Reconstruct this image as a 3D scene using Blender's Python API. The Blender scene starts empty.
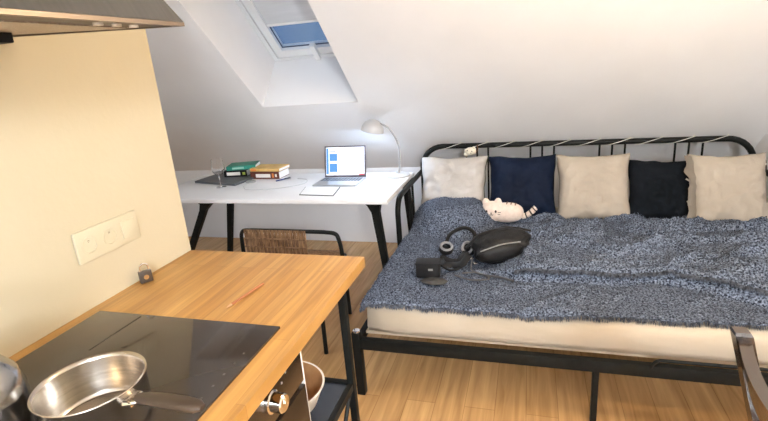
import bpy, bmesh, math, random
from mathutils import Vector, Matrix, noise
random.seed(7)
PI = math.pi
scene = bpy.context.scene
C = scene.collection
R = math.radians

# ------------------------------------------------------------------ helpers
def V(*a): return Vector(a)

def finish(name, bm, mats, parent=None, world=True, smooth=True, angle=35):
    """link bm as one mesh object; with world=True the bm is in world space and is moved into the parent's space"""
    if parent is not None and world:
        off = parent['_base']
        bmesh.ops.translate(bm, vec=(-off[0], -off[1], -off[2]), verts=bm.verts)
    bmesh.ops.recalc_face_normals(bm, faces=bm.faces)
    me = bpy.data.meshes.new(name)
    bm.to_mesh(me); bm.free()
    if not isinstance(mats, (list, tuple)): mats = [mats]
    for m in mats: me.materials.append(m)
    if smooth:
        for p in me.polygons: p.use_smooth = True
        me.set_sharp_from_angle(angle=R(angle))
    o = bpy.data.objects.new(name, me)
    C.objects.link(o)
    if parent is not None:
        o.parent = parent
    return o

BASES = {}
def part(name, bm, mats, parent, **k):
    """child of a thing (or of a part); geometry given in world space"""
    root = parent
    while root.parent: root = root.parent
    b = BASES[root.name]
    bmesh.ops.translate(bm, vec=(-b[0], -b[1], -b[2]), verts=bm.verts)
    o = finish(name, bm, mats, None, world=False, **k)
    o.parent = parent
    return o

def thing(name, label, cat, base=(0, 0, 0), group=None):
    o = bpy.data.objects.new(name, None)
    o.empty_display_size = 0.05
    C.objects.link(o)
    o.location = base
    BASES[o.name] = base
    tag(o, label, cat, group)
    return o

def tag(o, label, cat, group=None):
    o['label'] = label; o['category'] = cat
    if group: o['group'] = group
    return o

def single(name, bm, mats, base, label, cat, group=None, **k):
    bmesh.ops.translate(bm, vec=(-base[0], -base[1], -base[2]), verts=bm.verts)
    o = finish(name, bm, mats, None, world=False, **k)
    o.location = base
    BASES[o.name] = base
    return tag(o, label, cat, group)

def struct(name, bm, mats, parent=None, **k):
    o = finish(name, bm, mats, None, world=False, **k)
    if parent is None: o['kind'] = 'structure'
    else: o.parent = parent
    return o

def BM(): return bmesh.new()

def box(bm, c, s, rz=0, bev=0.0, mi=0, M=None, seg=2):
    r = bmesh.ops.create_cube(bm, size=1)
    vs = r['verts']
    for v in vs: v.co = Vector((v.co.x*s[0], v.co.y*s[1], v.co.z*s[2]))
    fs = list({f for v in vs for f in v.link_faces})
    if bev > 0:
        es = list({e for v in vs for e in v.link_edges})
        b = bmesh.ops.bevel(bm, geom=es, offset=bev, segments=seg, affect='EDGES', profile=0.6)
        vs = list({v for f in b['faces'] for v in f.verts} | {v for v in vs if v.is_valid})
        fs = list({f for v in vs for f in v.link_faces})
    m = Matrix.Translation(c) @ Matrix.Rotation(rz, 4, 'Z')
    if M is not None: m = Matrix.Translation(c) @ M
    for v in vs: v.co = m @ v.co
    for f in fs: f.material_index = mi
    return vs

def box2(bm, a, b, bev=0.0, mi=0):
    c = [(a[i]+b[i])/2 for i in range(3)]; s = [abs(a[i]-b[i]) for i in range(3)]
    return box(bm, c, s, bev=bev, mi=mi)

def catmull(pts, n=8):
    pts = [Vector(p) for p in pts]
    if len(pts) < 3: return pts
    P = [2*pts[0]-pts[1]] + pts + [2*pts[-1]-pts[-2]]
    out = []
    for i in range(1, len(P)-2):
        p0, p1, p2, p3 = P[i-1], P[i], P[i+1], P[i+2]
        for k in range(n):
            t = k/n
            out.append(0.5*((2*p1)+(p2-p0)*t+(2*p0-5*p1+4*p2-p3)*t*t+(3*p1-p0-3*p2+p3)*t*t*t))
    out.append(pts[-1])
    return out

def tube(bm, pts, r, seg=10, mi=0, flat=1.0, up=None):
    """closed-capped tube along a polyline; r number or list"""
    pts = [Vector(p) for p in pts]
    n = len(pts)
    rs = r if isinstance(r, (list, tuple)) else [r]*n
    rings = []
    T0 = (pts[1]-pts[0]).normalized()
    a = Vector(up) if up else (Vector((0, 0, 1)) if abs(T0.z) < 0.9 else Vector((1, 0, 0)))
    N = (a - T0*a.dot(T0)).normalized()
    for i in range(n):
        if i == 0: T = (pts[1]-pts[0])
        elif i == n-1: T = (pts[-1]-pts[-2])
        else: T = (pts[i+1]-pts[i]).normalized()+(pts[i]-pts[i-1]).normalized()
        T.normalize()
        N = (N - T*N.dot(T))
        if N.length < 1e-6: N = T.orthogonal()
        N.normalize()
        B = T.cross(N)
        rings.append([bm.verts.new(pts[i]+(N*math.cos(2*PI*k/seg)*flat+B*math.sin(2*PI*k/seg))*rs[i]) for k in range(seg)])
    fs = []
    for i in range(n-1):
        for k in range(seg):
            fs.append(bm.faces.new((rings[i][k], rings[i][(k+1) % seg], rings[i+1][(k+1) % seg], rings[i+1][k])))
    fs.append(bm.faces.new(rings[0][::-1])); fs.append(bm.faces.new(rings[-1]))
    for f in fs: f.material_index = mi
    return rings

def lathe(bm, prof, c, seg=32, mi=0, M=None):
    """profile [(r,z)...] around z at c; r=0 ends close"""
    rings = []
    for (r, z) in prof:
        if r < 1e-6: rings.append([bm.verts.new((0, 0, z))])
        else: rings.append([bm.verts.new((r*math.cos(2*PI*k/seg), r*math.sin(2*PI*k/seg), z)) for k in range(seg)])
    fs = []
    for a, b in zip(rings[:-1], rings[1:]):
        if len(a) == 1 and len(b) == 1: continue
        for k in range(seg):
            k2 = (k+1) % seg
            if len(a) == 1: fs.append(bm.faces.new((a[0], b[k2], b[k])))
            elif len(b) == 1: fs.append(bm.faces.new((a[k], a[k2], b[0])))
            else: fs.append(bm.faces.new((a[k], a[k2], b[k2], b[k])))
    m = Matrix.Translation(c)
    if M is not None: m = m @ M
    for ring in rings:
        for v in ring: v.co = m @ v.co
    for f in fs: f.material_index = mi
    return fs

def prism(bm, poly, z0, z1, mi=0, M=None):
    """polygon (list of xy) extruded in z"""
    lo = [bm.verts.new((p[0], p[1], z0)) for p in poly]
    hi = [bm.verts.new((p[0], p[1], z1)) for p in poly]
    n = len(poly)
    fs = [bm.faces.new(lo[::-1]), bm.faces.new(hi)]
    for k in range(n): fs.append(bm.faces.new((lo[k], lo[(k+1) % n], hi[(k+1) % n], hi[k])))
    if M is not None:
        for v in lo+hi: v.co = M @ v.co
    for f in fs: f.material_index = mi

def blob(bm, c, s, sub=3, M=None, mi=0, amp=0, fr=6, sq=1.0):
    r = bmesh.ops.create_icosphere(bm, subdivisions=sub, radius=1)
    for v in r['verts']:
        d = v.co.copy()
        if sq != 1.0:
            d = Vector([math.copysign(abs(q)**sq, q) for q in d])
        k = 1+amp*noise.noise(d*fr*0.5+Vector(c)*7)
        p = Vector((d.x*s[0], d.y*s[1], d.z*s[2]))*k
        if M is not None: p = M @ p
        v.co = p+Vector(c)
    for f in {f for v in r['verts'] for f in v.link_faces}: f.material_index = mi
    return r['verts']

def sstep(a, b, x):
    t = max(0, min(1, (x-a)/(b-a))); return t*t*(3-2*t)

# ------------------------------------------------------------------ materials
def mat(name, col, rough=0.5, metal=0.0, **kw):
    m = bpy.data.materials.new(name); m.use_nodes = True
    b = m.node_tree.nodes['Principled BSDF']
    b.inputs['Base Color'].default_value = (*col, 1)
    b.inputs['Roughness'].default_value = rough
    b.inputs['Metallic'].default_value = metal
    for k, v in kw.items(): b.inputs[k].default_value = v
    return m

def noisy(name, c1, c2, scale=(8, 8, 8), rough=0.6, bump=0.0, detail=6, lo=.35, hi=.65, metal=0, bscale=None, coat=0, **kw):
    m = mat(name, c1, rough, metal, **kw)
    nt = m.node_tree; N = nt.nodes; L = nt.links
    b = N['Principled BSDF']
    tc = N.new('ShaderNodeTexCoord'); mp = N.new('ShaderNodeMapping'); mp.inputs['Scale'].default_value = scale
    L.new(tc.outputs['Object'], mp.inputs['Vector'])
    nz = N.new('ShaderNodeTexNoise'); nz.inputs['Scale'].default_value = 1; nz.inputs['Detail'].default_value = detail
    L.new(mp.outputs['Vector'], nz.inputs['Vector'])
    cr = N.new('ShaderNodeValToRGB')
    cr.color_ramp.elements[0].position = lo; cr.color_ramp.elements[1].position = hi
    cr.color_ramp.elements[0].color = (*c1, 1); cr.color_ramp.elements[1].color = (*c2, 1)
    L.new(nz.outputs['Fac'], cr.inputs['Fac']); L.new(cr.outputs['Color'], b.inputs['Base Color'])
    if bump:
        bp = N.new('ShaderNodeBump'); bp.inputs['Strength'].default_value = bump; bp.inputs['Distance'].default_value = 0.01
        src = nz
        if bscale:
            mp2 = N.new('ShaderNodeMapping'); mp2.inputs['Scale'].default_value = bscale
            L.new(tc.outputs['Object'], mp2.inputs['Vector'])
            src = N.new('ShaderNodeTexNoise'); src.inputs['Scale'].default_value = 1; src.inputs['Detail'].default_value = 4
            L.new(mp2.outputs['Vector'], src.inputs['Vector'])
        L.new(src.outputs['Fac'], bp.inputs['Height']); L.new(bp.outputs['Normal'], b.inputs['Normal'])
    return m

def wood_boards(name, cA, cB, cGap, width, length, rough, grain=(70, 3, 10), gap=0.002, bump=.1, coat=0.0):
    """boards running along Y"""
    m = mat(name, cA, rough); nt = m.node_tree; N = nt.nodes; L = nt.links
    b = N['Principled BSDF']
    if coat: b.inputs['Coat Weight'].default_value = coat; b.inputs['Coat Roughness'].default_value = .18
    tc = N.new('ShaderNodeTexCoord')
    mp = N.new('ShaderNodeMapping'); mp.inputs['Rotation'].default_value = (0, 0, R(90))
    L.new(tc.outputs['Object'], mp.inputs['Vector'])
    br = N.new('ShaderNodeTexBrick')
    br.inputs['Scale'].default_value = 1; br.inputs['Brick Width'].default_value = length; br.inputs['Row Height'].default_value = width
    br.inputs['Mortar Size'].default_value = gap; br.inputs['Mortar Smooth'].default_value = .2; br.offset = .37
    br.inputs['Color1'].default_value = (*cA, 1); br.inputs['Color2'].default_value = (*cB, 1); br.inputs['Mortar'].default_value = (*cGap, 1)
    L.new(mp.outputs['Vector'], br.inputs['Vector'])
    mg = N.new('ShaderNodeMapping'); mg.inputs['Scale'].default_value = grain
    L.new(tc.outputs['Object'], mg.inputs['Vector'])
    nz = N.new('ShaderNodeTexNoise'); nz.inputs['Scale'].default_value = 1; nz.inputs['Detail'].default_value = 8; nz.inputs['Distortion'].default_value = .6
    L.new(mg.outputs['Vector'], nz.inputs['Vector'])
    cr = N.new('ShaderNodeValToRGB')
    cr.color_ramp.elements[0].position = .3; cr.color_ramp.elements[0].color = (.72, .66, .60, 1)
    cr.color_ramp.elements[1].position = .7; cr.color_ramp.elements[1].color = (1.12, 1.1, 1.06, 1)
    L.new(nz.outputs['Fac'], cr.inputs['Fac'])
    mx = N.new('ShaderNodeMix'); mx.data_type = 'RGBA'; mx.blend_type = 'MULTIPLY'; mx.inputs[0].default_value = 1
    L.new(br.outputs['Color'], mx.inputs[6]); L.new(cr.outputs['Color'], mx.inputs[7])
    L.new(mx.outputs[2], b.inputs['Base Color'])
    bp = N.new('ShaderNodeBump'); bp.inputs['Strength'].default_value = bump; bp.inputs['Distance'].default_value = .002
    L.new(nz.outputs['Fac'], bp.inputs['Height']); L.new(bp.outputs['Normal'], b.inputs['Normal'])
    return m

def emit(name, col, s):
    m = mat(name, (0, 0, 0)); b = m.node_tree.nodes['Principled BSDF']
    b.inputs['Emission Color'].default_value = (*col, 1); b.inputs['Emission Strength'].default_value = s
    return m

def pane_mat(name, tint=(1, 1, 1), rough=0.0):
    m = bpy.data.materials.new(name); m.use_nodes = True
    nt = m.node_tree; N = nt.nodes; L = nt.links; N.remove(N['Principled BSDF'])
    out = N['Material Output']
    t = N.new('ShaderNodeBsdfTransparent'); t.inputs['Color'].default_value = (*tint, 1)
    g = N.new('ShaderNodeBsdfGlossy'); g.inputs['Roughness'].default_value = rough
    lw = N.new('ShaderNodeLayerWeight'); lw.inputs['Blend'].default_value = .5
    pw = N.new('ShaderNodeMath'); pw.operation = 'POWER'; pw.inputs[1].default_value = 5
    L.new(lw.outputs['Facing'], pw.inputs[0])
    f = N.new('ShaderNodeMath'); f.operation = 'MULTIPLY_ADD'; f.inputs[1].default_value = .9; f.inputs[2].default_value = .04
    L.new(pw.outputs[0], f.inputs[0])
    mx = N.new('ShaderNodeMixShader')
    L.new(f.outputs[0], mx.inputs[0]); L.new(t.outputs[0], mx.inputs[1]); L.new(g.outputs[0], mx.inputs[2])
    L.new(mx.outputs[0], out.inputs['Surface'])
    return m

M_wall = noisy('wall_paint', (.83, .83, .84), (.86, .86, .87), (3, 3, 3), .85, .08, bscale=(60, 60, 60))
M_kwall = noisy('kitchen_wall_warmlit', (.50, .445, .315), (.52, .465, .335), (3, 3, 3), .8, .06, bscale=(60, 60, 60))  # white wall with the warm lamplight mixed into its colour
M_floor = wood_boards('oak_laminate_floor', (.51, .305, .135), (.60, .375, .175), (.36, .21, .09), .13, 1.3, .25, grain=(34, 2.2, 10), gap=.0015)
M_worktop = wood_boards('oak_butcher_block', (.46, .245, .062), (.56, .33, .105), (.36, .18, .05), .042, .55, .38, grain=(60, 3, 10), gap=.0007, bump=.06)
M_black = noisy('black_powder_coat', (.006, .007, .007), (.010, .011, .010), (30, 30, 30), .45, .05, **{'Specular IOR Level': .15})
M_blackm = mat('matt_black', (.008, .008, .009), .55, **{'Specular IOR Level': .25})
M_white = mat('white_lacquer', (.80, .80, .80), .35)
M_desk = mat('white_desk_laminate', (.82, .82, .83), .35)
M_steel = noisy('brushed_steel', (.42, .385, .34), (.54, .50, .45), (5, 5, 120), .24, 0, metal=1)
M_steel2 = mat('polished_steel', (.78, .75, .71), .10, 1.0)
M_hood = noisy('hood_steel', (.055, .052, .048), (.07, .066, .06), (4, 90, 4), .42, 0, metal=.3)
M_hoodu = noisy('hood_inner_steel', (.075, .055, .045), (.10, .075, .06), (90, 4, 4), .5, 0, metal=.3)
M_glassblk = mat('black_ceramic_glass', (.035, .027, .021), .07)
M_ovenglass = mat('oven_dark_glass', (.03, .02, .014), .12)
M_plastic = mat('plastic_warmlit', (.54, .495, .36), .4)  # socket plastic, tinted with the same warm lamplight as the wall
M_sheet = noisy('cream_fitted_sheet', (.44, .375, .285), (.49, .42, .325), (4, 4, 4), .9, .25, bscale=(6, 14, 30))
M_cream = noisy('cream_linen', (.385, .335, .275), (.44, .385, .32), (5, 5, 5), .9, .3, bscale=(160, 160, 160))
M_creamw = noisy('white_linen', (.45, .43, .41), (.51, .485, .465), (5, 5, 5), .9, .3, bscale=(160, 160, 160))
M_navy = noisy('navy_velvet', (.002, .006, .020), (.003, .009, .028), (6, 6, 6), .7, .2, bscale=(140, 140, 140), **{'Specular IOR Level': .15})
M_ink = noisy('black_cotton', (.005, .007, .010), (.008, .010, .014), (6, 6, 6), .85, .2, bscale=(140, 140, 140), **{'Specular IOR Level': .08})
M_trim = mat('dark_green_piping', (.05, .06, .04), .8)
M_blanket = noisy('grey_blue_chenille', (.014, .019, .033), (.265, .315, .415), (135, 135, 135), .95, .6, detail=4, lo=.38, hi=.70, bscale=(150, 150, 150), **{'Specular IOR Level': .1})
M_fringe = noisy('dark_chenille_fringe', (.03, .035, .05), (.13, .15, .19), (80, 80, 80), .95, 0)
M_rattan = noisy('woven_rattan', (.10, .05, .022), (.26, .15, .075), (70, 70, 20), .7, .3)
M_dkwood = noisy('dark_stained_wood', (.022, .013, .008), (.040, .024, .015), (40, 40, 5), .22, .03, **{'Coat Weight': .4})
M_backpack = noisy('black_nylon', (.006, .006, .007), (.011, .011, .012), (14, 14, 14), .48, .25, bscale=(260, 260, 260), **{'Specular IOR Level': .3})
M_strap = mat('grey_webbing', (.20, .20, .20), .7)
M_chrome = mat('chrome', (.85, .85, .85), .12, 1.0)
M_plush = noisy('cream_plush', (.75, .62, .54), (.84, .71, .63), (60, 60, 60), .95, .5, bscale=(200, 200, 200), **{'Sheen Weight': .3})
M_dark = mat('dark_thread', (.03, .022, .02), .8)
M_alu = mat('laptop_aluminium', (.55, .57, .60), .35, .8)
M_paper = mat('paper', (.86, .86, .85), .8)
M_glass = mat('clear_glass', (1, 1, 1), 0.0, 0, **{'Transmission Weight': 1.0, 'IOR': 1.45})

# ------------------------------------------------------------------ room shell
# x right, y into the room, z up; the roof slope runs along x and falls to a low knee wall at y = YK
YK, ZK, SL = 3.70, 0.65, R(42)
XL, XR, YF, ZC = -3.7, 1.37, -2.6, 2.46
un = Vector((0, math.sin(SL), math.cos(SL)))          # outward normal of the slope
uu = Vector((0, -math.cos(SL), math.sin(SL)))         # up the slope
O0 = Vector((0, YK, ZK))
def sp(x, s, d=0.0): return Vector((x, 0, 0))+O0+uu*s+un*d
TOP = (ZC-ZK)/math.sin(SL)
yT = (O0+uu*TOP).y

b = BM(); box2(b, (XL-.1, YF-.1, -.12), (XR+.1, YK+.1, 0)); struct('floor', b, M_floor)
b = BM(); box2(b, (XL-.1, YK, 0), (XR+.1, YK+.12, ZK+.13)); struct('wall_back', b, M_wall)
b = BM(); box2(b, (XL-.12, YF-.1, 0), (XL, YK+.1, ZC+.1)); struct('wall_left', b, M_wall)
b = BM(); box2(b, (XR, YF-.1, 0), (XR+.12, YK+.1, ZC+.1)); struct('wall_right', b, M_wall)
b = BM(); box2(b, (XL-.1, YF-.12, 0), (XR+.1, YF, ZC+.1)); struct('wall_front', b, M_wall)
b = BM(); box2(b, (-1.19, YF, 0), (-1.08, 1.264, ZC)); struct('wall_kitchen', b, M_kwall)

# sloped ceiling with the skylight shaft cut through its thickness
SX0, SX1, S0, S1, SD = -1.769, -1.070, 0.875, 1.99, 0.40
b = BM()
def slab(x0, x1, s0, s1):
    vs = [b.verts.new(sp(x, s, d)) for d in (0, SD) for s in (s0, s1) for x in (x0, x1)]
    for q in ((0, 1, 3, 2), (4, 6, 7, 5), (0, 4, 5, 1), (2, 3, 7, 6), (0, 2, 6, 4), (1, 5, 7, 3)):
        b.faces.new([vs[i] for i in q])
slab(XL-.1, SX0, 0, TOP); slab(SX1, XR+.1, 0, TOP); slab(SX0, SX1, 0, S0); slab(SX0, SX1, S1, TOP)
bmesh.ops.remove_doubles(b, verts=b.verts, dist=1e-5)
box2(b, (XL-.1, YF-.1, ZC), (XR+.1, yT+.02, ZC+.12))
struct('ceiling', b, M_wall, smooth=False)

# skylight window in the outer plane of the shaft
def slopebox(bm, x0, x1, s0, s1, d0, d1, mi=0):
    vs = [bm.verts.new(sp(x, s, d)) for d in (d0, d1) for s in (s0, s1) for x in (x0, x1)]
    for q in ((0, 1, 3, 2), (4, 6, 7, 5), (0, 4, 5, 1), (2, 3, 7, 6), (0, 2, 6, 4), (1, 5, 7, 3)):
        f = bm.faces.new([vs[i] for i in q]); f.material_index = mi
def ring(bm, x0, x1, s0, s1, w, wb, d0, d1):
    slopebox(bm, x0, x0+w, s0, s1, d0, d1); slopebox(bm, x1-w, x1, s0, s1, d0, d1)
    slopebox(bm, x0+w, x1-w, s0, s0+wb, d0, d1); slopebox(bm, x0+w, x1-w, s1-w, s1, d0, d1)
M_wframe = mat('white_window_lacquer', (.82, .83, .84), .3)
M_gap = mat('window_seal', (.10, .10, .11), .7)
b = BM(); ring(b, SX0-.05, SX1+.05, S0-.05, S1+.05, .078, .068, SD+.002, SD+.10)
win = struct('window_1', b, M_wframe)
b = BM(); ring(b, SX0+.034, SX1-.034, S0+.022, S1-.03, .055, .062, SD+.012, SD+.075); struct('window_sash', b, M_wframe, win)
b = BM(); ring(b, SX0+.027, SX1-.027, S0+.016, S1-.027, .008, .008, SD+.02, SD+.07); struct('window_seal', b, M_gap, win)
b = BM(); slopebox(b, SX0+.085, SX1-.085, S0+.08, S1-.08, SD+.05, SD+.056); struct('window_pane', b, pane_mat('skylight_glass', (.93, .97, 1)), win)
b = BM(); ring(b, SX0+.087, SX1-.087, S0+.082, S1-.082, .004, .004, SD+.04, SD+.05); struct('pane_gasket', b, mat('gasket', (.02, .04, .09), .6), win)
b = BM(); slopebox(b, -1.44, -1.405, S0-.005, S0+.135, SD-.022, SD+.0115); struct('window_latch', b, M_white, win)
M_blind = noisy('blind_fabric', (.62, .64, .67), (.68, .70, .73), (3, 40, 3), .9)
t_bl = bpy.data.objects.new('roller_blind', None); C.objects.link(t_bl)
t_bl.location = sp(-1.45, S0+.29, SD+.03); BASES[t_bl.name] = tuple(t_bl.location)
tag(t_bl, 'pale grey roller blind pulled down over upper part of skylight', 'blind')
b = BM(); slopebox(b, SX0+.092, SX1-.092, S0+.315, S1-.09, SD+.028, SD+.031); part('blind_fabric', b, M_blind, t_bl)
b = BM(); slopebox(b, SX0+.09, SX1-.09, S0+.300, S0+.317, SD+.022, SD+.036); part('blind_bar', b, M_white, t_bl)

# ------------------------------------------------------------------ kitchen: worktop, oven, hob, hood, rack
CX0, CX1 = -1.08, -.467        # worktop depth in x
b = BM(); box2(b, (CX0, -1.2, .888), (CX1, 1.264, .92), bev=.0025)
single('kitchen_worktop', b, M_worktop, (-.78, .05, .888), 'oak butcher block worktop running along the kitchen wall', 'worktop')

ov = thing('oven_cabinet', 'built-in oven with dark glass front and steel knob under the worktop', 'oven', (-.78, .57, 0))
b = BM(); box2(b, (-1.06, .285, .0), (-.512, .862, .866)); part('carcass', b, M_blackm, ov)
b = BM(); box2(b, (-1.06, .8625, .0), (-.498, .869, .866), bev=.001); part('side_panel', b, M_white, ov)
b = BM(); box2(b, (-.511, .287, .762), (-.496, .860, .862), bev=.002); cp = part('control_panel', b, M_ovenglass, ov)
b = BM(); box2(b, (-.511, .287, .13), (-.494, .860, .752), bev=.002); dr = part('oven_door', b, M_ovenglass, ov)
b = BM()
tube(b, [(-.455, .33, .70), (-.455, .70, .70)], .009)
for yy in (.36, .67): tube(b, [(-.494, yy, .70), (-.455, yy, .70)], .007)
part('oven_handle', b, M_steel, dr)
for yy in (.43, .715):
    b = BM(); MR = Matrix.Rotation(R(90), 4, 'Y')
    lathe(b, [(0, 0), (.024, 0), (.024, .006), (.020, .008), (.0195, .030), (.017, .033), (0, .033)], (-.4955, yy, .815), 28, M=MR)
    box(b, (-.4615, yy, .824), (.004, .004, .018))
    part('knob', b, M_steel2, cp)
M_ind = mat('panel_print', (.35, .32, .29), .5)
for yy, zz in ((.765, .822), (.785, .834), (.765, .838)):
    b = BM(); box(b, (-.4952, yy, zz), (.002, .004, .004)); part('indicator', b, M_ind, cp)
b = BM(); box2(b, (-1.06, .287, 0.005), (-.53, .86, .12)); part('plinth', b, M_blackm, ov)
# neighbouring base cabinet below the near end of the worktop
cb = thing('base_cabinet', 'white base cabinet under the worktop nearest the viewer', 'cabinet', (-.78, -.45, 0))
b = BM(); box2(b, (-1.06, -1.19, .0), (-.512, .281, .866)); part('carcass', b, M_white, cb)
for y0, y1 in ((-1.185, -.46), (-.454, .277)):
    b = BM(); box2(b, (-.511, y0, .12), (-.494, y1, .86), bev=.002); d_ = part('door', b, M_white, cb)
    b = BM(); tube(b, [(-.494, y1-.05, .6), (-.47, y1-.05, .6), (-.47, y1-.05, .75), (-.494, y1-.05, .75)], .005); part('handle', b, M_steel, d_)

# hob
hb = thing('induction_hob', 'black ceramic glass hob set into the oak worktop', 'hob', (-.78, .57, .92))
b = BM(); box2(b, (-1.035, .265, .9203), (-.527, .845, .926), bev=.0015); hg = part('glass_top', b, M_glassblk, hb)
M_hobmark = mat('hob_dark_mark', (.012, .009, .007), .10)  # darker line and dots on the hob glass
b = BM(); tube(b, [(-.90, .835, .9262), (-.905, .69, .9262)], .0022, 6, flat=.2); part('hob_line', b, M_hobmark, hg)
for cx, cy in ((-.835, .715), (-.66, .42)):
    b = BM(); lathe(b, [(0, .0061), (.007, .0061), (.006, .0064), (0, .0064)], (cx, cy, .92), 20); part('hob_dot', b, M_hobmark, hg)
M_touch = mat('touch_print', (.10, .09, .085), .2)
for k in range(6):
    b = BM(); box(b, (-.552, .56+.035*k, .9262), (.004, .005, .0004)); part('touch_mark', b, M_touch, hg)

# saucepan
PC = Vector((-.690, .512, .9266)); PR = .083; PH = .078
pan = thing('saucepan', 'open stainless steel saucepan with dark handle standing on the hob', 'saucepan', tuple(PC))
b = BM()
prof = [(0, 0), (PR-.010, 0), (PR-.004, .003), (PR-.001, .010), (PR, PH-.004), (PR+.003, PH), (PR+.0025, PH+.0015), (PR-.001, PH), (PR-.003, PH-.006), (PR-.004, .012), (PR-.010, .0045), (0, .004)]
lathe(b, prof, PC, 64); part('pan_body', b, M_steel, pan, angle=50)
b = BM(); a0 = R(-4); dx, dy = math.cos(a0), math.sin(a0)
def pp(r, z, w=0): return (PC.x+dx*r-dy*w, PC.y+dy*r+dx*w, PC.z+z)
tube(b, [pp(PR-.001, .060, -.013), pp(PR+.02, .064, -.008), pp(PR+.028, .066, 0), pp(PR+.02, .064, .008), pp(PR-.001, .060, .013)], .0045, 8)
box(b, pp(PR+.006, .060), (.018, .028, .016), rz=a0, bev=.003)
part('handle_bracket', b, M_steel2, pan)
b = BM()
pts = [pp(PR+.016, .066), pp(PR+.035, .068), pp(PR+.07, .071), pp(PR+.11, .073), pp(PR+.135, .0735), pp(PR+.146, .0735)]
tube(b, pts, [.009, .0125, .0145, .0145, .013, .006], 16, flat=.62); part('pan_handle', b, mat('dark_bakelite', (.045, .03, .02), .38), pan)

# kettle
KC = Vector((-.848, .416, .9266))
ke = thing('kettle', 'polished steel kettle with rounded body beside the saucepan', 'kettle', tuple(KC))
b = BM(); lathe(b, [(0, 0), (.078, 0), (.084, .004), (.089, .03), (.090, .06), (.089, .088), (.083, .114), (.068, .136), (.048, .149), (.040, .152)], KC, 56); lathe(b, [(.040, .152), (.0, .153)], KC, 56)
part('kettle_body', b, noisy('kettle_steel', (.36, .355, .35), (.42, .41, .40), (4, 4, 60), .17, 0, metal=1), ke, angle=60)
b = BM(); lathe(b, [(.083, .0022), (.0885, .004), (.0895, .009), (.0865, .012)], KC, 56); part('base_rim', b, M_chrome, ke)
b = BM(); lathe(b, [(.041, .152), (.041, .156), (.030, .163), (.010, .166), (.006, .172), (.012, .180), (.010, .188), (0, .190)], KC, 32); part('kettle_lid', b, M_steel2, ke)
b = BM(); tube(b, catmull([KC+V(-.072, -.03, .12), KC+V(-.075, -.035, .19), KC+V(-.035, -.015, .235), KC+V(.025, .01, .235), KC+V(.055, .02, .20), KC+V(.05, .02, .146)], 6), .007, 10); part('kettle_handle', b, M_blackm, ke)
b = BM(); tube(b, catmull([KC+V(-.07, .03, .05), KC+V(-.10, .045, .075), KC+V(-.115, .055, .105)], 5), [.018]*3+[.015]*3+[.012]*2+[.010]*3, 12); part('spout', b, M_steel2, ke)

# extractor hood
HX, HY0, HY1 = -.642, .262, .86
hd = thing('extractor_hood', 'dark steel pyramid cooker hood on the kitchen wall above the hob', 'hood', (-.86, .56, 1.56))
zf, zw = 1.565, 1.583
b = BM()
def quadbox(bm, x0, x1, y0, y1, za0, za1, h, mi=0):
    vs = []
    for x, z in ((x0, za0), (x1, za1)):
        for y in (y0, y1):
            for dz in (0, h): vs.append(bm.verts.new((x, y, z+dz)))
    for q in ((0, 1, 3, 2), (4, 6, 7, 5), (0, 4, 5, 1), (2, 3, 7, 6), (0, 2, 6, 4), (1, 5, 7, 3)):
        f = bm.faces.new([vs[i] for i in q]); f.material_index = mi
quadbox(b, CX0+.002, HX, HY0, HY0+.012, zw, zf, .007); quadbox(b, CX0+.002, HX, HY1-.012, HY1, zw, zf, .007)
quadbox(b, HX-.012, HX, HY0+.012, HY1-.012, zf, zf, .007); quadbox(b, CX0+.002, CX0+.014, HY0+.012, HY1-.012, zw, zw, .007)
part('hood_rim', b, noisy('hood_rim_steel', (.17, .14, .12), (.22, .185, .16), (6, 6, 120), .4, 0, metal=.9), hd)
b = BM(); quadbox(b, CX0+.014, HX-.012, HY0+.012, HY1-.012, zw+.002, zf+.002, .004); uf = part('underside_panel', b, M_hoodu, hd)
for y0, y1 in ((.30, .545), (.575, .82)):
    b = BM(); quadbox(b, -1.03, -.735, y0, y1, zw+.000, zf+.003, .004); part('grease_filter', b, noisy('filter_mesh', (.36, .30, .25), (.50, .42, .36), (220, 220, 10), .4, .4, metal=.8), uf)
for yy in (.70, .74, .78):
    b = BM(); lathe(b, [(0, 0), (.008, 0), (.008, .006), (0, .006)], (-.69, yy, zf-.001), 16); part('button', b, mat('light_button', (.75, .72, .68), .4), uf)
b = BM(); box(b, (-1.02, .735, zw-.010), (.10, .07, .024), bev=.003); part('filter_latch', b, M_blackm, hd)
b = BM()
lo = [(CX0+.002, HY0, 1.5905), (HX, HY0, 1.5725), (HX, HY1, 1.5725), (CX0+.002, HY1, 1.5905)]
hi = [(CX0+.002, .42, 1.92), (-.83, .42, 1.92), (-.83, .70, 1.92), (CX0+.002, .70, 1.92)]
lv = [b.verts.new(p) for p in lo]; hv = [b.verts.new(p) for p in hi]
b.faces.new(lv); b.faces.new(hv)
for k in range(4): b.faces.new((lv[k], lv[(k+1) % 4], hv[(k+1) % 4], hv[k]))
part('hood_canopy', b, M_hood, hd, smooth=False)
b = BM(); box2(b, (CX0+.002, .425, 1.92), (-.835, .695, 2.455)); part('chimney', b, M_hood, hd, smooth=False)

for o_ in (ov, cb): o_.scale = (1, 1, .92/.90)

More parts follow.
